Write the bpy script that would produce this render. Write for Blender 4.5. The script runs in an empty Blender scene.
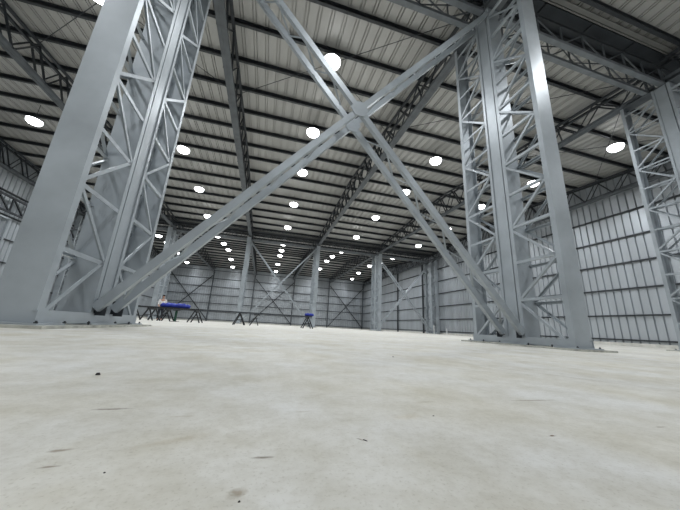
import bpy, bmesh, math, random
from mathutils import Vector, Matrix
random.seed(7)
S = bpy.context.scene
COL = S.collection

# ---------------------------------------------------------------- camera
H = 0.165
yaw, pitch, roll = (math.radians(a) for a in (14.67, 14.81, 3.11))
fwd = Vector((math.sin(yaw) * math.cos(pitch), math.cos(yaw) * math.cos(pitch), math.sin(pitch)))
r0 = Vector((math.cos(yaw), -math.sin(yaw), 0))
u0 = r0.cross(fwd)
rt = math.cos(roll) * r0 + math.sin(roll) * u0
up = -math.sin(roll) * r0 + math.cos(roll) * u0
cd = bpy.data.cameras.new('camera')
cd.sensor_width = 36; cd.lens = 273.6 / 680 * 36; cd.clip_start = 0.01; cd.clip_end = 300
cam = bpy.data.objects.new('camera', cd); COL.objects.link(cam)
M = Matrix((rt, up, -fwd)).transposed().to_4x4(); M.translation = (0, 0, H)
cam.matrix_world = M
S.camera = cam
# ---------------------------------------------------------------- world, exposure, lamp power
W = bpy.data.worlds.new('world'); S.world = W; W.use_nodes = True
W.node_tree.nodes['Background'].inputs[0].default_value = (.5, .6, .8, 1)
W.node_tree.nodes['Background'].inputs[1].default_value = .03
S.view_settings.view_transform = 'Standard'; S.view_settings.look = 'None'
S.view_settings.gamma = 1; S.view_settings.use_curve_mapping = False
S.view_settings.exposure = 0.0
LAMP_WATT = 500.0
LAMP_COL = (0.93, 0.97, 1.0)
S.cycles.diffuse_bounces = 5; S.cycles.max_bounces = 8

# ---------------------------------------------------------------- materials
def mat(name, col, rough=.5, metal=0.0, var=.12, scale=3.0, bump=0.0, detail=4, stretch=None):
    m = bpy.data.materials.new(name); m.use_nodes = True
    nt = m.node_tree; b = nt.nodes['Principled BSDF']
    tc = nt.nodes.new('ShaderNodeTexCoord'); n = nt.nodes.new('ShaderNodeTexNoise')
    n.inputs['Scale'].default_value = scale; n.inputs['Detail'].default_value = detail
    src = tc.outputs['Object']
    if stretch:
        mp = nt.nodes.new('ShaderNodeMapping'); mp.inputs['Scale'].default_value = stretch
        nt.links.new(src, mp.inputs[0]); src = mp.outputs[0]
    nt.links.new(src, n.inputs['Vector'])
    r = nt.nodes.new('ShaderNodeValToRGB')
    r.color_ramp.elements[0].position = .3; r.color_ramp.elements[1].position = .7
    r.color_ramp.elements[0].color = (*[c * (1 - var) for c in col], 1)
    r.color_ramp.elements[1].color = (*[min(1, c * (1 + var)) for c in col], 1)
    nt.links.new(n.outputs['Fac'], r.inputs[0]); nt.links.new(r.outputs[0], b.inputs['Base Color'])
    b.inputs['Roughness'].default_value = rough; b.inputs['Metallic'].default_value = metal
    if bump:
        bp = nt.nodes.new('ShaderNodeBump'); bp.inputs['Strength'].default_value = bump
        n2 = nt.nodes.new('ShaderNodeTexNoise'); n2.inputs['Scale'].default_value = scale * 12
        nt.links.new(src, n2.inputs['Vector'])
        nt.links.new(n2.outputs['Fac'], bp.inputs['Height']); nt.links.new(bp.outputs[0], b.inputs['Normal'])
    return m

STEEL = mat('grey_painted_steel', (.355, .39, .42), .40, .15, .12, 2.2, .05)
STEELD = mat('dark_and_shaded_grey_steel', (.034, .039, .045), .5, .1, .25, 3)  # dark steel; on purlins and trusses the underside shade is put into this colour
STEELC = mat('chord_grey_painted_steel', (.165, .183, .20), .5, .1, .2, 3)
STEELM = mat('mid_grey_painted_steel', (.10, .112, .124), .5, .1, .2, 3)
SHEET = mat('galvanised_wall_sheet', (.47, .50, .53), .36, .5, .12, .9, 0, 3, (1, 1, .15))
ROOF = mat('galvanised_roof_sheet', (.42, .418, .405), .5, .2, .10, .8, 0, 3, (1, .12, 1))
GUTTER = mat('dull_gutter_sheet', (.045, .052, .06), .5, .3, .2, 2)
FLASH = mat('pale_flashing_sheet', (.22, .22, .21), .45, .3, .1, 2)
GROUT = mat('rough_grout', (.42, .42, .38), .9, 0, .3, 9, .4)
CURB = mat('pale_concrete_curb', (.62, .61, .57), .9, 0, .12, 3)
BLACK = mat('black_painted_steel', (.02, .022, .025), .5, .1, .2, 5)
BLUE = mat('blue_tarpaulin', (.012, .03, .30), .55, 0, .3, 6, .3)
GREEN = mat('green_paint', (.012, .07, .04), .5, 0, .1, 4)
WHITEP = mat('white_plastic', (.75, .76, .76), .5, 0, .05, 4)
HOUSE = mat('lamp_housing_grey', (.10, .105, .11), .45, .5, .1, 5)
SKIN = mat('skin', (.45, .26, .19), .6, 0, .08, 9)
CLOTH = mat('white_cotton', (.72, .70, .70), .9, 0, .06, 9)
TROUS = mat('dark_cotton', (.02, .022, .03), .9, 0, .2, 9)
HAIR = mat('dark_hair', (.015, .012, .01), .7, 0, .2, 30)
WOOD = mat('brown_chip', (.20, .15, .10), .8, 0, .3, 60)
STONE = mat('dark_grit', (.035, .03, .03), .9, 0, .3, 60)

def emis():
    m = bpy.data.materials.new('glowing_diffuser'); m.use_nodes = True
    b = m.node_tree.nodes['Principled BSDF']
    b.inputs['Base Color'].default_value = (.9, .9, .9, 1)
    b.inputs['Emission Color'].default_value = (.97, .99, 1, 1); b.inputs['Emission Strength'].default_value = 14
    return m
GLOW = emis()

def concrete():
    m = bpy.data.materials.new('trowelled_concrete'); m.use_nodes = True
    nt = m.node_tree; N = nt.nodes; L = nt.links; b = N['Principled BSDF']
    tc = N.new('ShaderNodeTexCoord'); P = tc.outputs['Object']
    def noise(scale, detail, rough=.55, st=(1, 1, 1)):
        mp = N.new('ShaderNodeMapping'); mp.inputs['Scale'].default_value = st; L.new(P, mp.inputs[0])
        n = N.new('ShaderNodeTexNoise'); n.inputs['Scale'].default_value = scale
        n.inputs['Detail'].default_value = detail; n.inputs['Roughness'].default_value = rough
        L.new(mp.outputs[0], n.inputs['Vector']); return n.outputs['Fac']
    def ramp(f, a, ca, bb, cb):
        r = N.new('ShaderNodeValToRGB'); e = r.color_ramp.elements
        e[0].position = a; e[0].color = (*ca, 1); e[1].position = bb; e[1].color = (*cb, 1)
        L.new(f, r.inputs[0]); return r.outputs[0]
    def mul(a, bb, fac=1.0, mode='MULTIPLY'):
        x = N.new('ShaderNodeMix'); x.data_type = 'RGBA'; x.blend_type = mode; x.inputs[0].default_value = fac
        L.new(a, x.inputs[6]); L.new(bb, x.inputs[7]); return x.outputs[2]
    c = ramp(noise(2.3, 5), .34, (.60, .575, .50), .62, (.67, .665, .64))
    c = mul(c, ramp(noise(9, 8, .65), .35, (.88, .87, .84), .60, (1.03, 1.03, 1.03)))
    c = mul(c, ramp(noise(60, 6, .7), .36, (.84, .82, .79), .56, (1.02, 1.02, 1.02)), .5)
    c = mul(c, ramp(noise(5, 6, .6, (1, .35, 1)), .56, (1, 1, 1), .75, (.93, .91, .85)))
    c = mul(c, ramp(noise(.45, 4), .35, (.90, .90, .90), .6, (1.02, 1.02, 1.02)))
    c = mul(c, ramp(noise(240, 2), .30, (.72, .70, .66), .40, (1, 1, 1)), .5)
    # brown scuffs: (x, y, half length, half width, angle)
    for (x, y, a, w, ang, dk) in [(-.243, .641, .036, .006, .05, .42), (-.207, .421, .012, .0035, .1, .55), (.021, .412, .018, .004, 0, .45),
            (-.222, .465, .016, .005, .2, .62), (-.12, .588, .03, .005, .05, .8), (-.005, .338, .012, .010, .4, .69),
            (.166, .453, .01, .0025, -.9, .5), (.406, .654, .04, .006, .1, .8), (.74, .652, .10, .006, 0, .68), (.515, .426, .012, .003, 0, .4),
            (.822, .438, .02, .004, 0, .65), (.30, .55, .05, .02, .3, .88), (-.10, .48, .06, .012, .4, .85), (-.30, 1.75, .35, .05, .1, .9), (.10, .60, .03, .003, .1, .75)]:
        mp = N.new('ShaderNodeMapping'); mp.vector_type = 'TEXTURE'
        mp.inputs['Location'].default_value = (x, y, 0); mp.inputs['Rotation'].default_value = (0, 0, ang)
        mp.inputs['Scale'].default_value = (a, w, 1); L.new(P, mp.inputs[0])
        ad = N.new('ShaderNodeVectorMath'); ad.operation = 'ADD'; L.new(mp.outputs[0], ad.inputs[0])
        nn = N.new('ShaderNodeTexNoise'); nn.inputs['Scale'].default_value = 90; L.new(P, nn.inputs['Vector'])
        sb = N.new('ShaderNodeVectorMath'); sb.operation = 'SUBTRACT'; sb.inputs[1].default_value = (.5, .5, .5); L.new(nn.outputs['Color'], sb.inputs[0])
        sc = N.new('ShaderNodeVectorMath'); sc.operation = 'SCALE'; sc.inputs['Scale'].default_value = 1.1; L.new(sb.outputs[0], sc.inputs[0])
        L.new(sc.outputs[0], ad.inputs[1])
        ln = N.new('ShaderNodeVectorMath'); ln.operation = 'LENGTH'; L.new(ad.outputs[0], ln.inputs[0])
        c = mul(c, ramp(ln.outputs['Value'], .25, ((dk * .8, dk * .72, dk * .62) if dk < .7 else (dk + .06, dk + .03, dk - .02)), 1.15, (1, 1, 1)))
    # a hairline joint crossing on the right
    mp = N.new('ShaderNodeMapping'); mp.vector_type = 'TEXTURE'
    mp.inputs['Location'].default_value = (1.42, .95, 0); mp.inputs['Rotation'].default_value = (0, 0, math.radians(-62))
    mp.inputs['Scale'].default_value = (.9, .006, 1); L.new(P, mp.inputs[0])
    ln = N.new('ShaderNodeVectorMath'); ln.operation = 'LENGTH'; L.new(mp.outputs[0], ln.inputs[0])
    c = mul(c, ramp(ln.outputs['Value'], .4, (.72, .70, .66), 1.0, (1, 1, 1)))
    L.new(c, b.inputs['Base Color'])
    b.inputs['Roughness'].default_value = .62
    bp = N.new('ShaderNodeBump'); bp.inputs['Strength'].default_value = .15; bp.inputs['Distance'].default_value = .006
    L.new(noise(45, 8, .65), bp.inputs['Height']); L.new(bp.outputs[0], b.inputs['Normal'])
    return m
CONC = concrete()

# ---------------------------------------------------------------- mesh helper
class MB:
    def __init__(s): s.v = []; s.f = []
    def add(s, vs, fs):
        o = len(s.v); s.v += [tuple(v) for v in vs]; s.f += [tuple(i + o for i in f) for f in fs]; return s
    def box(s, c, d):
        x, y, z = c; a, b, e = d[0] / 2, d[1] / 2, d[2] / 2
        vs = [(x + i * a, y + j * b, z + k * e) for i in (-1, 1) for j in (-1, 1) for k in (-1, 1)]
        return s.add(vs, [(0, 1, 3, 2), (4, 6, 7, 5), (0, 4, 5, 1), (2, 3, 7, 6), (0, 2, 6, 4), (1, 5, 7, 3)])
    def ext(s, poly, p, q, up=(0, 0, 1)):
        """extrude a closed section (side, up) from p to q"""
        p = Vector(p); q = Vector(q); d = (q - p).normalized(); u = Vector(up)
        sd = d.cross(u).normalized(); u = sd.cross(d).normalized(); n = len(poly)
        vs = [b + sd * a + u * c for b in (p, q) for a, c in poly]
        fs = [(i, (i + 1) % n, n + (i + 1) % n, n + i) for i in range(n)]
        return s.add(vs, fs + [tuple(range(n))[::-1], tuple(range(n, 2 * n))])
    def bar(s, p, q, w, h, up=(0, 0, 1)):
        return s.ext([(-w / 2, -h / 2), (w / 2, -h / 2), (w / 2, h / 2), (-w / 2, h / 2)], p, q, up)
    def cyl(s, p, q, r, n=10, r2=None):
        p = Vector(p); q = Vector(q); d = (q - p).normalized()
        u = Vector((0, 0, 1)) if abs(d.z) < .9 else Vector((1, 0, 0))
        a = d.cross(u).normalized(); b = a.cross(d); r2 = r if r2 is None else r2
        vs = [c + (a * math.cos(t * 2 * math.pi / n) + b * math.sin(t * 2 * math.pi / n)) * k for c, k in ((p, r), (q, r2)) for t in range(n)]
        return s.add(vs, [(i, (i + 1) % n, n + (i + 1) % n, n + i) for i in range(n)] + [tuple(range(n))[::-1], tuple(range(n, 2 * n))])
    def build(s, name, m, parent=None, smooth=False, loc=None):
        me = bpy.data.meshes.new(name); me.from_pydata(s.v, [], s.f)
        bm = bmesh.new(); bm.from_mesh(me); bmesh.ops.recalc_face_normals(bm, faces=bm.faces[:]); bm.to_mesh(me); bm.free()
        me.materials.append(m)
        if smooth:
            for p in me.polygons: p.use_smooth = True
        o = bpy.data.objects.new(name, me); COL.objects.link(o)
        if parent: o.parent = parent
        if loc: o.location = loc
        return o
def channel(w, h, t):      # web below, lips pointing up
    return [(-w/2, 0), (w/2, 0), (w/2, h), (w/2 - t, h), (w/2 - t, t), (-w/2 + t, t), (-w/2 + t, h), (-w/2, h)]
def angle(a, t):
    return [(0, 0), (a, 0), (a, t), (t, t), (t, a), (0, a)]
def csec(w, h, t=.012, lip=.03):    # purlin C, open to +side
    return [(0, 0), (w, 0), (w, lip), (w - t, lip), (w - t, t), (t, t), (t, h - t), (w - t, h - t), (w - t, h - lip), (w, h - lip), (w, h), (0, h)]
def tag(o, label, cat, group=None, kind=None):
    o['label'] = label; o['category'] = cat
    if group: o['group'] = group
    if kind: o['kind'] = kind
    return o
def thing(name, loc, label, cat, group=None, rz=0):
    o = bpy.data.objects.new(name, None); COL.objects.link(o); o.location = loc; o.rotation_euler = (0, 0, rz)
    o.empty_display_size = .2
    return tag(o, label, cat, group)
def struct(o): o['kind'] = 'structure'; return o
def copy_tree(o, parent=None):
    c = o.copy(); COL.objects.link(c)
    if parent: c.parent = parent
    for ch in list(o.children): copy_tree(ch, c)
    return c
def relabel(o, label, loc=None, group=None):
    o['label'] = label
    if loc: o.location = loc
    if group: o['group'] = group
    return o
ORD = ['first', 'second', 'third', 'fourth', 'fifth', 'sixth', 'seventh', 'eighth', 'ninth', 'tenth', 'eleventh', 'twelfth', 'thirteenth',
       'fourteenth', 'fifteenth', 'sixteenth', 'seventeenth', 'eighteenth']

# ---------------------------------------------------------------- dimensions
LINES = [-17.66, -10.03, -2.40, 5.23, 12.86, 20.49]
LNAME = ['beside the left wall', 'on the line left of the big left column', 'over the line of the big left column', 'over the line of the big right column',
         'over the line of the column at the right edge', 'along the right wall']
Y1, Y2, YF, YB = 4.70, 30.85, 57.0, -21.4
XL, XR = -18.05, 20.95
ZE, SL = 10.05, .065
def zt(y):        # underside of purlins
    if y > Y2: a, b = Y2, YF
    elif y > Y1: a, b = Y1, Y2
    else: a, b = YB, Y1
    return ZE + SL * max(0, min(y - a, b - y))

# ---------------------------------------------------------------- setting
f = MB().box(((XL + XR) / 2, (YF + YB) / 2, -.1), (XR - XL + .6, YF - YB + .6, .2)).build('floor', CONC); struct(f)

def ribs(x0, x1, pitch, gw, gd):
    """profile of (t, depth) : flat pans split by narrow recessed grooves"""
    out = [(x0, 0)]; t = x0 + pitch / 2
    while t < x1 - pitch / 2 + 1e-6:
        out += [(t - gw / 2, 0), (t - gw / 4, gd), (t + gw / 4, gd), (t + gw / 2, 0)]; t += pitch
    return out + [(x1, 0)]
def seams(x0, x1, pitch):
    out = [(x0, 0)]; t = x0 + pitch / 2
    while t < x1 - pitch / 2 + 1e-6:
        for c in (-.05, .05): out += [(t + c - .019, 0), (t + c - .017, .06), (t + c + .017, .06), (t + c + .019, 0)]
        t += pitch
    return out + [(x1, 0)]
def roof():
    m = MB()
    for (a, b, ya, yb) in ((YB, Y1, YB, Y1 - .30), (Y1, Y2, Y1 + .22, Y2 - .30), (Y2, YF, Y2 + .22, YF)):
        mid = (a + b) / 2; pr = seams(XL, XR, .43)
        ys = [ya, mid, yb]; zz = [zt(ya + .001) if ya == YB else ZE + SL * abs(min(ya - a, b - ya)), ZE + SL * (mid - a), ZE + SL * min(yb - a, b - yb)]
        vs = [(t, y, z + .205 + d) for y, z in zip(ys, zz) for t, d in pr]; n = len(pr)
        m.add(vs, [(j * n + i, j * n + i + 1, j * n + n + i + 1, j * n + n + i) for j in (0, 1) for i in range(n - 1)])
    return struct(m.build('ceiling', ROOF))
roof()
def wall_y(name, x, out):      # wall running along depth
    pr = ribs(YB, YF, .40, .09, .075); m = MB(); n = len(pr)
    pr2 = sorted(pr + [((Y1 + Y2) / 2, 0), ((Y2 + YF) / 2, 0), ((YB + Y1) / 2, 0)], key=lambda q: q[0]) if False else pr
    vs = [(x + out * d, y, .15) for y, d in pr2] + [(x + out * d, y, zt(y) + .26) for y, d in pr2]
    m.add(vs, [(i, i + 1, n + i + 1, n + i) for i in range(n - 1)])
    return struct(m.build(name, SHEET))
wr = wall_y('wall_right', XR, 1); wl = wall_y('wall_left', XL, -1)
def wall_x(name, y, out):
    pr = ribs(XL, XR, .40, .09, .075); n = len(pr)
    vs = [(x, y + out * d, .15) for x, d in pr] + [(x, y + out * d, ZE + .27) for x, d in pr]
    return struct(MB().add(vs, [(i, i + 1, n + i + 1, n + i) for i in range(n - 1)]).build(name, SHEET))
wf = wall_x('wall_back', YF, 1); wb = wall_x('wall_front', YB, -1)
for nm, c, d in (('baseboard_right', (XR + .02, (YF + YB) / 2, .09), (.22, YF - YB, .18)), ('baseboard_left', (XL - .02, (YF + YB) / 2, .09), (.22, YF - YB, .18)),
                 ('baseboard_back', ((XL + XR) / 2, YF + .02, .09), (XR - XL, .22, .18))):
    struct(MB().box(c, d).build(nm, CURB))
GZ = [.30, 1.70, 3.27, 4.84, 6.41, 7.98]
for z in GZ:
    MB().ext(csec(.10, .09), (XR - .105, YB + .1, z), (XR - .105, YF - .1, z)).build('girt', STEELD, wr)
    MB().ext([(-a, b) for a, b in csec(.10, .09)], (XL + .105, YB + .1, z), (XL + .105, YF - .1, z)).build('girt', STEELD, wl)
    MB().ext(csec(.10, .09), (XL + .1, YF - .105, z), (XR - .1, YF - .105, z)).build('girt', STEELD, wf)
for (w, p, q) in ((wr, (XR - .10, YB + .1, 9.58), (XR - .10, YF - .1, 9.58)), (wl, (XL + .10, YB + .1, 9.58), (XL + .10, YF - .1, 9.58)), (wf, (XL + .1, YF - .10, 9.58), (XR - .1, YF - .10, 9.58))):
    MB().bar(p, q, .12, .10).build('top_rail', STEELM, w)
# sliding door in the left wall
dr = MB()
for a, b in (((XL + .14, 12.0, 6.28), (XL + .14, 23.5, 6.28)), ((XL + .14, 23.5, .15), (XL + .14, 23.5, 6.28)), ((XL + .14, 12.0, .15), (XL + .14, 12.0, 6.28))):
    dr.bar(a, b, .12, .14, (1, 0, 0))
dr = struct(dr.build('door_1', STEEL))
for k in range(1, 4):
    MB().bar((XL + .14, 12.06, 6.2 * k / 4 + .1), (XL + .14, 23.44, 6.2 * k / 4 + .1), .05, .05, (1, 0, 0)).build('cross_rail', STEELM, dr)

# ---------------------------------------------------------------- roof purlins
def purlins(ys, where, grp):
    for k, y in enumerate(ys):
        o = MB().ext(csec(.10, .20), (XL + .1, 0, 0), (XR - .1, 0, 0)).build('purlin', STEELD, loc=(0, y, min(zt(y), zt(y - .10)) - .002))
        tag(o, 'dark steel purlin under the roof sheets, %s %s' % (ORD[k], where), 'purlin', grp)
purlins([5.05] + [4.98 + 1.56 * k for k in range(1, 17)], 'beyond the front row of columns', 'purlins of the middle roof span')
purlins([Y2 + .42 + 1.56 * k for k in range(17)], 'beyond the second row of columns', 'purlins of the far roof span')
purlins([4.02 - 1.56 * k for k in range(5)], 'on the camera side of the front columns', 'purlins of the near roof span')

# ---------------------------------------------------------------- laced columns
CW = .19; ZC = 9.05
def make_column(name, loc, label):
    t = thing(name, loc, label, 'column', 'laced steel columns')
    MB().box((0, 0, .014), (.80, 2.75, .028)).build('grout_pad', GROUT, t)
    bp = MB()
    for y in (-1.05, 0, 1.05): bp.box((0, y, .037), (.56, .42 if y else .66, .018))
    bp.build('base_plate', STEEL, t)
    for sx in (-1, 1):
        MB().ext([(a * 1, b) for a, b in channel(.135, .06, .012)], (sx * .205, -1.17, .1105), (sx * .205, 1.17, .1105), (-sx, 0, 0)).build('base_beam', STEEL, t)
    L = [('near', None)]
    # outer legs: channels, web outside
    MB().ext(channel(.38, .10, .016), (0, -1.16, .046), (0, -1.16, ZC), (0, 1, 0)).build('leg', STEEL, t)
    MB().ext(channel(.38, .10, .016), (0, 1.16, .046), (0, 1.16, ZC), (0, -1, 0)).build('leg', STEEL, t)
    # middle leg: two lipped plates joined by side plates set back a little
    m = MB()
    m.ext(channel(.38, .085, .018), (0, -.24, .046), (0, -.24, ZC), (0, 1, 0))
    m.ext(channel(.38, .05, .018), (0, -.13, .046), (0, -.13, ZC), (0, 1, 0))
    m.ext(channel(.38, .07, .018), (0, .24, .046), (0, .24, ZC), (0, -1, 0))
    for sx in (-1, 1): m.box((sx * .163, .055, (.046 + ZC) / 2), (.014, .34, ZC - .046))
    for k in range(9): m.box((0, -.145, .5 + k * 1.0), (.30, .04, .12))
    m.build('leg', STEEL, t)
    P = .785; n = 11
    for sx in (-1, 1):
        x = sx * (CW - .005)
        for so in (-1, 1):
            yo, yi = so * 1.07, so * .235
            for k in range(1, n + 1):
                z = .09 + P * k
                MB().ext(angle(.055, .010), (x, yi, z), (x, yo, z), (-sx, 0, 0)).build('lacing_strut', STEEL, t)
            for k in range(n):
                a, b = (.12 + P * k, .06 + P * (k + 1))
                p, q = ((x, yo, a), (x, yi, b)) if k % 2 == 0 else ((x, yi, a), (x, yo, b))
                MB().ext(angle(.046, .009), p, q, (-sx, 0, 0)).build('lacing_diagonal', STEEL, t)
    for sx in (-1, 1):
        for y in (-1.22, -.80, -.34, .34, .80, 1.22):
            MB().cyl((sx * .25, y, .028), (sx * .25, y, .072), .010, 8).cyl((sx * .25, y, .046), (sx * .25, y, .060), .017, 6).build('anchor_bolt', STEELD, t)
    MB().box((0, 0, ZC + .01), (.42, 2.34, .02)).build('cap_plate', STEELM, t)
    return t
colA = make_column('laced_column', (LINES[2], Y1, 0), 'huge leaning-looking grey laced column at the left, closest to the camera')
def col(x, y, label): return relabel(copy_tree(colA), label, (x, y, 0))
col(LINES[3], Y1, 'tall grey three-legged laced column right of the big cross brace')
col(LINES[4], Y1, 'grey laced column cut by the right edge of the photo')
for x, lb in ((LINES[0], 'distant laced column by the left wall, behind the big left column'),
              (LINES[1], 'distant laced column left of the blue covered trestles'),
              (LINES[2], 'distant laced column at the left end of the far central cross brace'),
              (LINES[3], 'distant laced column behind the trestle with the blue wrap at its end'),
              (LINES[4], 'distant laced column left of the brace beside the right wall'),
              (LINES[5], 'distant dark laced column against the right wall by two white pipes')):
    col(x, Y2, lb)

# ---------------------------------------------------------------- cross braces
def make_brace(name, loc, label):
    t = thing(name, loc, label, 'cross brace', 'steel cross braces')
    xa, z0, z1 = 3.60, .24, 8.80; zm = (z0 + z1) / 2
    for y in (-.24, .24):
        s = 1 if y < 0 else -1
        for sg in (-1, 1):
            MB().ext(channel(.12, .09, .012), (sg * xa, y - .01, z0), (-sg * xa, y - .01, z1), (0, 1, 0)).build('brace_bar', STEEL, t)
        yy = y - s * .008
        MB().ext([(-.19, 0), (-.10, -.17), (.10, -.17), (.19, 0), (.10, .17), (-.10, .17)], (0, y - .024, zm), (0, y - .011, zm)).build('gusset_plate', STEEL, t)
        for sg in (-1, 1):
            MB().box((sg * (xa - .03), y + .075, z0 + .02), (.16, .012, .22)).build('end_plate', STEELD, t)
    for sg in (-1, 1):
        n = 22
        for k in range(n):
            f0, f1 = .02 + .96 * k / n, .02 + .96 * (k + 1) / n
            if abs((f0 + f1) / 2 - .5) < .05: continue
            ya = -.17 if k % 2 else .17
            p = (sg * xa * (1 - 2 * f0), ya, z0 + (z1 - z0) * f0); q = (sg * xa * (1 - 2 * f1), -ya, z0 + (z1 - z0) * f1)
            MB().bar(p, q, .035, .012).build('lacing_bar', STEEL, t)
    return t
br = make_brace('cross_brace', ((LINES[2] + LINES[3]) / 2, Y1, 0), 'giant grey X-shaped cross brace spanning the foreground between two columns')
relabel(copy_tree(br), 'far X-shaped cross brace in the centre, behind the long steel bar', ((LINES[2] + LINES[3]) / 2, Y2, 0))
relabel(copy_tree(br), 'far X-shaped cross brace beside the right wall', ((LINES[4] + LINES[5]) / 2, Y2, 0))

# ---------------------------------------------------------------- lattice girders along the column rows
def make_girder(name, loc, label):
    t = thing(name, loc, label, 'girder', 'lattice girders over the column rows')
    hx = 3.80; zb, zu = ZC + .10, ZC + .86; n = 8
    for y in (-.05, .38):
        MB().ext(channel(.15, .11, .012), (-hx, y, zb - .075), (hx, y, zb - .075)).build('bottom_chord', STEELC, t)
        MB().bar((-hx, y, zu), (hx, y, zu), .10, .10).build('top_chord', STEELD, t)
        for k in range(n + 1):
            x = -hx + .04 + (2 * hx - .08) * k / n
            MB().bar((x, y, zb + .03), (x, y, zu - .05), .035, .035, (0, 1, 0)).build('vertical', STEELM, t)
            if k < n:
                x2 = -hx + .04 + (2 * hx - .08) * (k + 1) / n
                p, q = ((x, y, zb + .03), (x2, y, zu - .05)) if k % 2 else ((x, y, zu - .05), (x2, y, zb + .03))
                MB().ext(angle(.034, .007), p, q, (0, 1, 0)).build('diagonal', STEELM, t)
    for k in range(n):
        x = -hx + .04 + (2 * hx - .08) * k / n; x2 = x + (2 * hx - .08) / n
        p, q = ((x, .03, zb), (x2, .30, zb)) if k % 2 else ((x, .30, zb), (x2, .03, zb))
        MB().bar(p, q, .03, .02).build('bottom_lacing', STEELD, t)
    return t
gd = make_girder('lattice_girder', ((LINES[3] + LINES[4]) / 2, Y1, 0), 'lattice girder crossing the upper right corner of the photo')
mids = [(LINES[k] + LINES[k + 1]) / 2 for k in range(5)]
relabel(copy_tree(gd), 'lattice girder over the giant cross brace, cut by the top edge', (mids[2], Y1, 0))
relabel(copy_tree(gd), 'lattice girder running out of the photo beyond the right-edge column', (mids[4], Y1, 0))
for k, lb in enumerate(('nearest the left wall', 'over the blue covered trestles', 'over the far centre cross brace', 'right of the far centre cross brace', 'over the far brace by the right wall')):
    relabel(copy_tree(gd), 'distant lattice girder on the second column row, ' + lb, (mids[k], Y2, 0))

# ---------------------------------------------------------------- roof trusses
def make_truss(name, loc, label, L, w=.30, sgn=1):
    """box truss along +y from the column row, length L, ridge at L/2"""
    t = thing(name, loc, label, 'roof truss', 'roof trusses')
    zb = 9.22
    pan = MB()
    for sx in (-1, 1):
        pan.ext([(a * sx, b) for a, b in angle(.12, .012)], (-sx * w / 2, .15, zb), (-sx * w / 2, L - .15, zb))
    pan.box((0, L / 2, zb + .018), (w - .04, L - .3, .012))
    pan.build('bottom_chord', STEELM, t)
    tp = MB()
    for sx in (-1, 1):
        for a, b in ((.2, L / 2), (L / 2, L - .2)):
            za = ZE + SL * min(a, L - a) - .10; z2 = ZE + SL * min(b, L - b) - .10
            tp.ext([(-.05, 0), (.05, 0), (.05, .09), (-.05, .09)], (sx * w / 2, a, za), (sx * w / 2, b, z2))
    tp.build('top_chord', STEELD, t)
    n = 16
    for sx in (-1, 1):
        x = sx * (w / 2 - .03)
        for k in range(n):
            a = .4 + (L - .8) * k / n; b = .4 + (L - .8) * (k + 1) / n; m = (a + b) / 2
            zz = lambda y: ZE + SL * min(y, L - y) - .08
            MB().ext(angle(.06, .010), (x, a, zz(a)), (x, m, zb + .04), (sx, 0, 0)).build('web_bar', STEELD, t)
            MB().ext(angle(.06, .010), (x, m, zb + .04), (x, b, zz(b)), (sx, 0, 0)).build('web_bar', STEELD, t)
    for k in range(0, n + 1, 2):
        y = .4 + (L - .8) * k / n
        MB().bar((-w / 2, y, ZE + SL * min(y, L - y) - .10), (w / 2, y, zb + .05) if k % 4 else (w / 2, y, ZE + SL * min(y, L - y) - .10), .05, .05, (0, 1, 0)).build('cross_bar', STEELD, t)
    return t
LT = Y2 - Y1
tr = None
for k, x in enumerate(LINES):
    lb = 'middle-span roof truss ' + LNAME[k]
    if tr is None: tr = make_truss('roof_truss', (x, Y1, 0), lb, LT)
    else: relabel(copy_tree(tr), lb, (x + (.06 if 0 < k < 5 else 0), Y1, 0))
for k, x in enumerate(LINES):
    relabel(copy_tree(tr), 'far-span roof truss ' + LNAME[k], (x, Y2, 0))
for k in (3, 4):
    relabel(copy_tree(tr), 'near-span roof truss ' + LNAME[k], (LINES[k], Y1 - LT, 0))

# ---------------------------------------------------------------- valley gutters
def make_gutter(y, label):
    t = thing('valley_gutter', (0, y, 0), label, 'gutter', 'valley gutters')
    L = XR - XL - .2; xm = (XL + XR) / 2; z = 10.13
    n = 20
    for k in range(n):
        x = XL + .1 + L * (k + .5) / n
        MB().box((x, -.05, z), (L / n - .05, .53, .015)).build('gutter_panel', GUTTER, t)
        MB().box((x - L / n / 2, -.05, z - .03), (.05, .55, .05)).build('gutter_strap', STEELD, t)
    s = MB(); s.box((xm, -.32, z + .06), (L, .012, .14)); s.box((xm, .225, z + .06), (L, .012, .14))
    s.build('gutter_side', GUTTER, t)
    MB().bar((XL + .1, -.50, z + .02), (XR - .1, -.46, z + .03), .13, .02).bar((XL + .1, -.375, z + .03), (XR - .1, -.375, z + .03), .04, .08).build('flashing', FLASH, t)
    return t
make_gutter(Y1, 'dull panelled valley gutter under the roof in the upper right corner')
make_gutter(Y2, 'distant dark valley gutter above the second row of columns')

# ---------------------------------------------------------------- roof bracing rods
def rod(x0, x1, ya, yb, label):
    o = MB().cyl((x0, ya, zt(ya) - .03), (x1, yb, zt(yb) - .03), .014, 6).build('roof_tie_rod', STEELD)
    tag(o, label, 'tie rod', 'thin diagonal tie rods under the roof')
BAY = ['left of the big left column', 'above the giant cross brace', 'right of the big right column', 'nearest the right wall']
for k, b in zip((1, 2, 3, 4), BAY):
    rod(LINES[k] + .2, LINES[k + 1] - .2, 11.4, 5.6, 'thin roof tie rod %s, rising to the right' % b)
    rod(LINES[k] + .2, LINES[k + 1] - .2, 5.6, 11.4, 'thin roof tie rod %s, slanting away to the right' % b)

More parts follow.
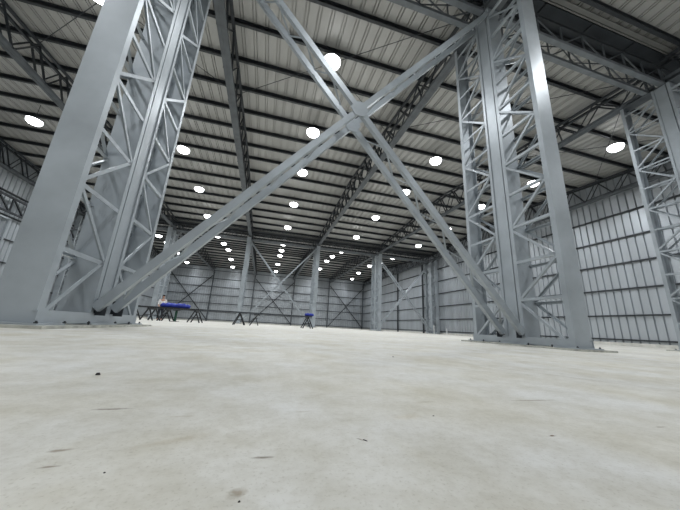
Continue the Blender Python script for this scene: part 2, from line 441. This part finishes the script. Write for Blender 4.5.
# ---------------------------------------------------------------- wall posts and far wall braces
for k, x in enumerate(LINES):
    xx = x + (.25 if k == 3 else 0)
    o = MB().ext([(-.10, 0), (.10, 0), (.10, .015), (.012, .015), (.012, .17), (.10, .17), (.10, .185), (-.10, .185), (-.10, .17), (-.012, .17), (-.012, .015), (-.10, .015)],
                 (0, 0, 0), (0, 0, 9.5), (0, -1, 0)).build('wall_post', STEELM, loc=(xx, YF - .22, .0))
    tag(o, 'grey steel post on the back wall, %s from the left' % ORD[k], 'wall post', 'posts on the back wall')
for y, lb in ((33.3, 'just beyond the dark laced column'), (40.7, 'midway to the back corner'), (48.8, 'nearest the back corner')):
    o = MB().box((0, 0, 4.75), (.18, .16, 9.5)).build('wall_post', STEELD, loc=(XR - .22, y, 0))
    tag(o, 'dark steel post on the right wall, ' + lb, 'wall post', 'posts on the right wall')
for y, lb in ((40.7, 'far'),):
    o = MB().box((0, 0, 4.75), (.18, .16, 9.5)).build('wall_post', STEELD, loc=(XL + .22, y, 0))
    tag(o, 'dark steel post standing against the left wall', 'wall post')
for a, b, lb in ((LINES[0], LINES[1], 'above the blue covered trestles'), (LINES[2], LINES[3] + .25, 'in the centre between the two lone trestles'), (LINES[4], LINES[5], 'in the right corner')):
    t = thing('wall_brace', ((a + b) / 2, YF - .30, 0), 'thin dark X brace on the back wall ' + lb, 'wall brace', 'X braces on the back wall')
    h = (b - a) / 2 - .15
    for sg in (-1, 1):
        MB().ext(angle(.13, .02), (-sg * h, -.05 * sg, .35), (sg * h, -.05 * sg, 8.6), (0, -1, 0)).build('brace_bar', STEELD, t)

# ---------------------------------------------------------------- lattice beam along the left wall
t = thing('wall_lattice_beam', (-17.62, 4.0, 0), 'dark lattice beam running along the left wall above the door', 'lattice beam')
ya, yb, za, zb = 0, 26.1, 6.62, 7.62
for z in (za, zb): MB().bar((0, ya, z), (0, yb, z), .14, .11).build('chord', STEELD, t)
for k in range(22):
    a = .1 + (yb - .2) * k / 22; b = .1 + (yb - .2) * (k + 1) / 22
    MB().bar((0, a, za), (0, a, zb), .08, .08, (1, 0, 0)).build('vertical', STEELD, t)
    MB().bar((0, a, zb), (0, b, za), .09, .09, (1, 0, 0)).build('diagonal', STEELD, t)

# ---------------------------------------------------------------- high bay lamps
def make_lamp(loc, label, grp):
    t = thing('high_bay_lamp', loc, label, 'ceiling lamp', grp)
    m = MB(); m.cyl((0, 0, 0), (0, 0, .07), .35, 24, .28); m.cyl((0, 0, .07), (0, 0, .16), .15, 16, .12)
    for k in range(12):
        a = k * math.pi / 6; m.bar((.13 * math.cos(a), .13 * math.sin(a), .095), (.25 * math.cos(a), .25 * math.sin(a), .095), .012, .05)
    m.build('housing', HOUSE, t)
    d = MB(); n = 24
    pr = [(.33, 0), (.32, -.08), (.27, -.155), (.17, -.21), (.05, -.235)]
    vs = [(r * math.cos(a * 2 * math.pi / n), r * math.sin(a * 2 * math.pi / n), z) for r, z in pr for a in range(n)]
    d.add(vs, [(i * n + a, i * n + (a + 1) % n, (i + 1) * n + (a + 1) % n, (i + 1) * n + a) for i in range(len(pr) - 1) for a in range(n)] + [tuple(range(n)), tuple(range((len(pr) - 1) * n, len(pr) * n))])
    d.build('diffuser', GLOW, t, True)
    MB().cyl((0, 0, 0), (0, 0, 1), .012, 6).build('hanger', HOUSE, t, False, (0, 0, .16))
    ld = bpy.data.lights.new('lamp_light', 'SPOT'); ld.energy = LAMP_WATT; ld.color = LAMP_COL
    ld.spot_size = math.radians(158); ld.spot_blend = .7; ld.shadow_soft_size = .22
    lo = bpy.data.objects.new('lamp_light', ld); COL.objects.link(lo); lo.parent = t; lo.location = (0, 0, -.46)
    return t
LX = [-13.60, -6.10, 1.40, 8.95, 16.35]
FIX = {(0, 2): -13.0, (0, 9): -14.2, (1, 0): -6.17, (1, 2): -5.76, (1, 3): -5.92, (1, 4): -6.31, (1, 5): -6.32, (1, 6): -6.03, (1, 7): -5.81, (1, 9): -6.45, (3, 0): 9.08, (3, 1): 8.75, (3, 3): 8.82, (3, 4): 8.98, (3, 5): 9.05, (3, 6): 8.62, (3, 7): 8.48, (3, 8): 8.68, (4, 0): 16.63, (4, 1): 16.06, (4, 2): 15.54, (4, 4): 16.7, (4, 5): 16.55, (4, 6): 16.1, (4, 7): 15.55, (4, 8): 15.9, (4, 9): 16.8}
LY = [8.19, 12.32, 16.38, 21.6, 27.5, 34.0, 37.2, 40.3, 46.6, 53.3]
ROWN = ['leftmost lamp row', 'lamp row second from left', 'middle lamp row', 'lamp row second from right', 'rightmost lamp row']
lamp0 = None
PY = [4.98 + 1.56 * k for k in range(17)] + [Y2 + .42 + 1.56 * k for k in range(17)]
def hang(l):
    y, z = l.location.y, l.location.z
    top = zt(y) + (0 if any(-.012 < p - y < .11 for p in PY) else .205)
    for ch in l.children:
        if ch.name.startswith('hanger'): ch.scale.z = top - z - .16
for i, x in enumerate(LX):
    for j, y in enumerate(LY):
        if i == 0 and j < 2: continue
        xx, x = x, FIX.get((i, j), x)
        lb = 'glowing roof lamp, %s from the camera in the %s' % (ORD[j], ROWN[i])
        z = 10.0 if zt(y) > 10.2 else 9.9
        if lamp0 is None: lamp0 = make_lamp((x, y, z), lb, 'high bay lamps'); l = lamp0
        else: l = relabel(copy_tree(lamp0), lb, (x, y, z))
        hang(l); x = xx
for i, x in enumerate(LX):
    for j, y in enumerate((1.2, -5.0, -12.5)):
        hang(relabel(copy_tree(lamp0), 'lamp behind the camera, %s back in the %s' % (ORD[j], ROWN[i]), (x, y, 10.0)))

# ---------------------------------------------------------------- trestles, bars and bundles
def make_trestle(loc, label, rz=0):
    t = thing('trestle', loc, label, 'trestle', 'black steel trestles', rz)
    MB().bar((0, -.45, .61), (0, .45, .61), .10, .10).build('top_bar', BLACK, t)
    for sx in (-1, 1):
        for sy in (-1, 1):
            MB().bar((sx * .03, sy * .36, .59), (sx * .30, sy * .42, 0), .055, .055, (0, 1, 0)).build('leg', BLACK, t)
    for sy in (-1, 1):
        MB().bar((-.17, sy * .395, .28), (.17, sy * .395, .28), .04, .04).build('spreader', BLACK, t)
    return t
YT = 17.0
tr1 = make_trestle((-1.27, YT, 0), 'lone black A-frame trestle holding the long bar, left of centre')
def trestle(x, y, lb, rz=0):
    o = copy_tree(tr1); o.rotation_euler.z = rz; return relabel(o, lb, (x, y, 0))
trestle(2.62, YT, 'black A-frame trestle under the blue wrapped end, right of centre')
for x, y, lb, rz in ((-6.58, 17.0, 'black trestle in the left cluster, nearest the big left column', .12), (-5.72, 17.0, 'black trestle in the left cluster, second from the big left column', -.1),
                     (-5.0, 17.05, 'black trestle under the left end of the blue tarpaulin bundle', .05), (-3.55, 17.0, 'black trestle in the left cluster, just right of the blue bundle', 0)):
    trestle(x, y, lb, rz)
t = thing('green_post_stand', (-4.55, 17.0, 0), 'short stand with a green leg under the blue bundle', 'stand')
MB().box((0, 0, .30), (.10, .10, .56)).build('post', GREEN, t); MB().box((0, 0, .012), (.34, .34, .024)).build('foot', BLACK, t); MB().box((0, 0, .592), (.3, .3, .03)).build('head_plate', BLACK, t)
t = thing('folding_stand', (-.42, 17.3, 0), 'small dark slanted stand right of the lone left trestle', 'stand')
MB().bar((-.28, -.15, 0), (.10, -.15, .60), .045, .045, (0, 1, 0)).bar((-.28, .15, 0), (.10, .15, .60), .045, .045, (0, 1, 0)).build('leg', BLACK, t)
MB().bar((.20, -.15, .02), (.02, -.15, .48), .04, .04, (0, 1, 0)).bar((.20, .15, .02), (.02, .15, .48), .04, .04, (0, 1, 0)).build('leg', BLACK, t)
MB().box((.08, 0, .61), (.34, .36, .035)).build('top_plate', BLACK, t)
MB().box((.02, 0, .42), (.28, .32, .02)).build('shelf', BLACK, t)
# long steel bars lying across the trestles
o = MB().ext([(-.05, 0), (.05, 0), (.05, .012), (.006, .012), (.006, .068), (.05, .068), (.05, .08), (-.05, .08), (-.05, .068), (-.006, .068), (-.006, .012), (-.05, .012)],
             (-3.6, YT, .662), (2.9, YT, .662)).build('long_steel_bar', STEELM)
tag(o, 'long grey steel bar laid from the blue bundle across to the right trestle', 'steel bar')
for k, (y, x0, x1) in enumerate(((16.78, -6.6, -3.4), (16.9, -6.7, -3.9), (17.22, -6.5, -3.3))):
    o = MB().bar((x0, y, .695), (x1, y, .695), .07, .065).build('steel_bar', BLACK)
    tag(o, 'dark steel bar on the left trestles, %s from the front' % ORD[k], 'steel bar', 'dark bars on the left trestles')
def bundle(name, x0, x1, y, z, r, label):
    m = MB(); n = 14; seg = 16; ring = []
    for i in range(seg + 1):
        x = x0 + (x1 - x0) * i / seg
        k = 1 + .10 * math.sin(i * 2.1) + .06 * math.sin(i * 5.3)
        if i in (0, seg): k *= .75
        ring.append([(x, y + r * 1.8 * k * math.cos(a * 2 * math.pi / n), z + r * k * (max(-.9, math.sin(a * 2 * math.pi / n)) + .9)) for a in range(n)])
    vs = [v for q in ring for v in q]
    fs = [(i * n + a, i * n + (a + 1) % n, (i + 1) * n + (a + 1) % n, (i + 1) * n + a) for i in range(seg) for a in range(n)]
    m.add(vs, fs + [tuple(range(n))[::-1], tuple(range(seg * n, seg * n + n))])
    return tag(m.build(name, BLUE, None, True), label, 'tarpaulin')
bundle('tarpaulin_bundle', -5.35, -3.95, 17.0, .728, .125, 'blue tarpaulin bundle lying on the left trestle cluster')
bundle('tarpaulin_wrap', 2.45, 2.98, 17.0, .742, .085, 'blue tarpaulin wrapped over the end of the long bar on the right trestle')

# ---------------------------------------------------------------- white pipe stubs by the right wall
def pipe(x, y, h, label):
    t = thing('pipe_stub', (x, y, 0), label, 'pipe', 'white pipe stubs by the right wall')
    MB().cyl((0, 0, 0), (0, 0, h), .055, 12).build('pipe', WHITEP, t, False); MB().cyl((0, 0, h - .03), (0, 0, h + .04), .068, 12).build('cap', WHITEP, t)
pipe(19.75, 29.5, .95, 'upright white pipe in front of the dark laced column on the right wall')
pipe(19.9, 27.3, .62, 'shorter white pipe right of the dark laced column on the right wall')

# ---------------------------------------------------------------- person
def skin_mesh(name, joints, edges, m, parent, sub=2):
    me = bpy.data.meshes.new(name); me.from_pydata([j[0] for j in joints], edges, [])
    o = bpy.data.objects.new(name, me); COL.objects.link(o); o.parent = parent
    md = o.modifiers.new('skin', 'SKIN'); md.use_smooth_shade = True
    for v, j in zip(me.skin_vertices[0].data, joints): v.radius = j[1] if isinstance(j[1], tuple) else (j[1], j[1])
    me.skin_vertices[0].data[0].use_root = True
    o.modifiers.new('sub', 'SUBSURF').levels = sub; o.modifiers['sub'].render_levels = sub
    me.materials.append(m); return o
P = thing('person', (-7.0, 22.4, 0), 'small distant person in a white shirt and dark trousers behind the left trestles', 'person', None, .3)
J = [((0, 0, .92), (.14, .10)), ((0, 0, 1.12), (.13, .09)), ((0, 0, 1.34), (.16, .10)), ((0, 0, 1.46), .05), ((0, -.01, 1.52), .05), ((0, -.02, 1.60), (.075, .09)), ((0, -.01, 1.68), (.06, .075)),
     ((-.20, 0, 1.40), .055), ((-.225, -.02, 1.15), .042), ((-.20, -.17, .97), .032), ((-.18, -.24, .93), .03),
     ((.20, 0, 1.40), .055), ((.225, -.02, 1.15), .042), ((.20, -.17, .97), .032), ((.18, -.24, .93), .03),
     ((-.09, 0, .84), .085), ((-.11, -.01, .48), .058), ((-.12, .03, .09), .042), ((-.12, -.12, .04), .038),
     ((.09, 0, .84), .085), ((.11, -.01, .48), .058), ((.12, .03, .09), .042), ((.12, -.12, .04), .038)]
E_ = [(0, 1), (1, 2), (2, 3), (3, 4), (4, 5), (5, 6), (2, 7), (7, 8), (8, 9), (9, 10), (2, 11), (11, 12), (12, 13), (13, 14), (0, 15), (15, 16), (16, 17), (17, 18), (0, 19), (19, 20), (20, 21), (21, 22)]
skin_mesh('body', J, E_, SKIN, P)
g = lambda r: (r[0] * 1.16, r[1] * 1.16) if isinstance(r, tuple) else r * 1.22
JS = [((0, 0, 1.00), (.15, .11)), ((0, 0, 1.14), (.155, .112)), ((0, 0, 1.35), (.175, .118)), ((0, 0, 1.44), .07)] + [(J[k][0], g(J[k][1])) for k in (7, 8)] + [((-.215, -.10, 1.05), .048)] + [(J[k][0], g(J[k][1])) for k in (11, 12)] + [((.215, -.10, 1.05), .048)]
skin_mesh('shirt', JS, [(0, 1), (1, 2), (2, 3), (2, 4), (4, 5), (5, 6), (2, 7), (7, 8), (8, 9)], CLOTH, P)
JT = [((0, 0, .93), (.155, .115))] + [(J[k][0], J[k][1] * 1.4) for k in (15, 16)] + [((-.12, .03, .06), .07)] + [(J[k][0], J[k][1] * 1.4) for k in (19, 20)] + [((.12, .03, .06), .07)]
skin_mesh('trousers', JT, [(0, 1), (1, 2), (2, 3), (0, 4), (4, 5), (5, 6)], TROUS, P)
skin_mesh('hair', [((0, .0, 1.79), (.07, .08)), ((0, .01, 1.71), (.092, .10)), ((0, .05, 1.64), (.088, .075)), ((0, .06, 1.56), (.07, .05))], [(0, 1), (1, 2), (2, 3)], HAIR, P)
for sx in (-1, 1):
    MB().box((sx * .03, -.115, 1.62), (.018, .012, .009)).build('eye', HAIR, P)

# ---------------------------------------------------------------- grit and chips on the floor
def chip(x, y, l, w, h, ang, m, name, label, cat='debris'):
    b = MB(); n = 7; pts = []
    for k in range(n):
        a = k * 2 * math.pi / n; r = 1 + random.uniform(-.25, .25)
        pts.append((l / 2 * r * math.cos(a), w / 2 * r * math.sin(a)))
    b.add([(px, py, 0) for px, py in pts] + [(px * .6, py * .6, h) for px, py in pts],
          [tuple(range(n))[::-1], tuple(range(n, 2 * n))] + [(i, (i + 1) % n, n + (i + 1) % n, n + i) for i in range(n)])
    o = b.build(name, m, loc=(x, y, 0)); o.rotation_euler.z = ang
    tag(o, label, cat, 'grit on the floor')
chip(-.428, .981, .014, .011, .006, 0, STONE, 'pebble', 'single black pebble on the pale floor below the left column', 'pebble')
chip(.515, .426, .011, .004, .001, .1, WOOD, 'leaf_scrap', 'dark brown scrap on the floor right of centre', 'scrap')
chip(.173, .447, .010, .002, .001, -.9, STONE, 'splinter', 'thin dark splinter near the bottom centre of the floor', 'splinter')
chip(.833, 1.702, .014, .009, .003, 0, STONE, 'pebble', 'small dark pebble on the floor in front of the right column', 'pebble')
chip(-.001, .323, .003, .0025, .001, 0, STONE, 'pebble', 'tiny dark grit speck low on the floor, left of bottom centre', 'pebble')
chip(-.145, .399, .0025, .002, .0008, 0, STONE, 'pebble', 'tiny dark grit speck at the lower left of the floor', 'pebble')
chip(.36, .55, .004, .003, .001, 0, STONE, 'pebble', 'small dark grit speck on the floor above the brown scrap', 'pebble')
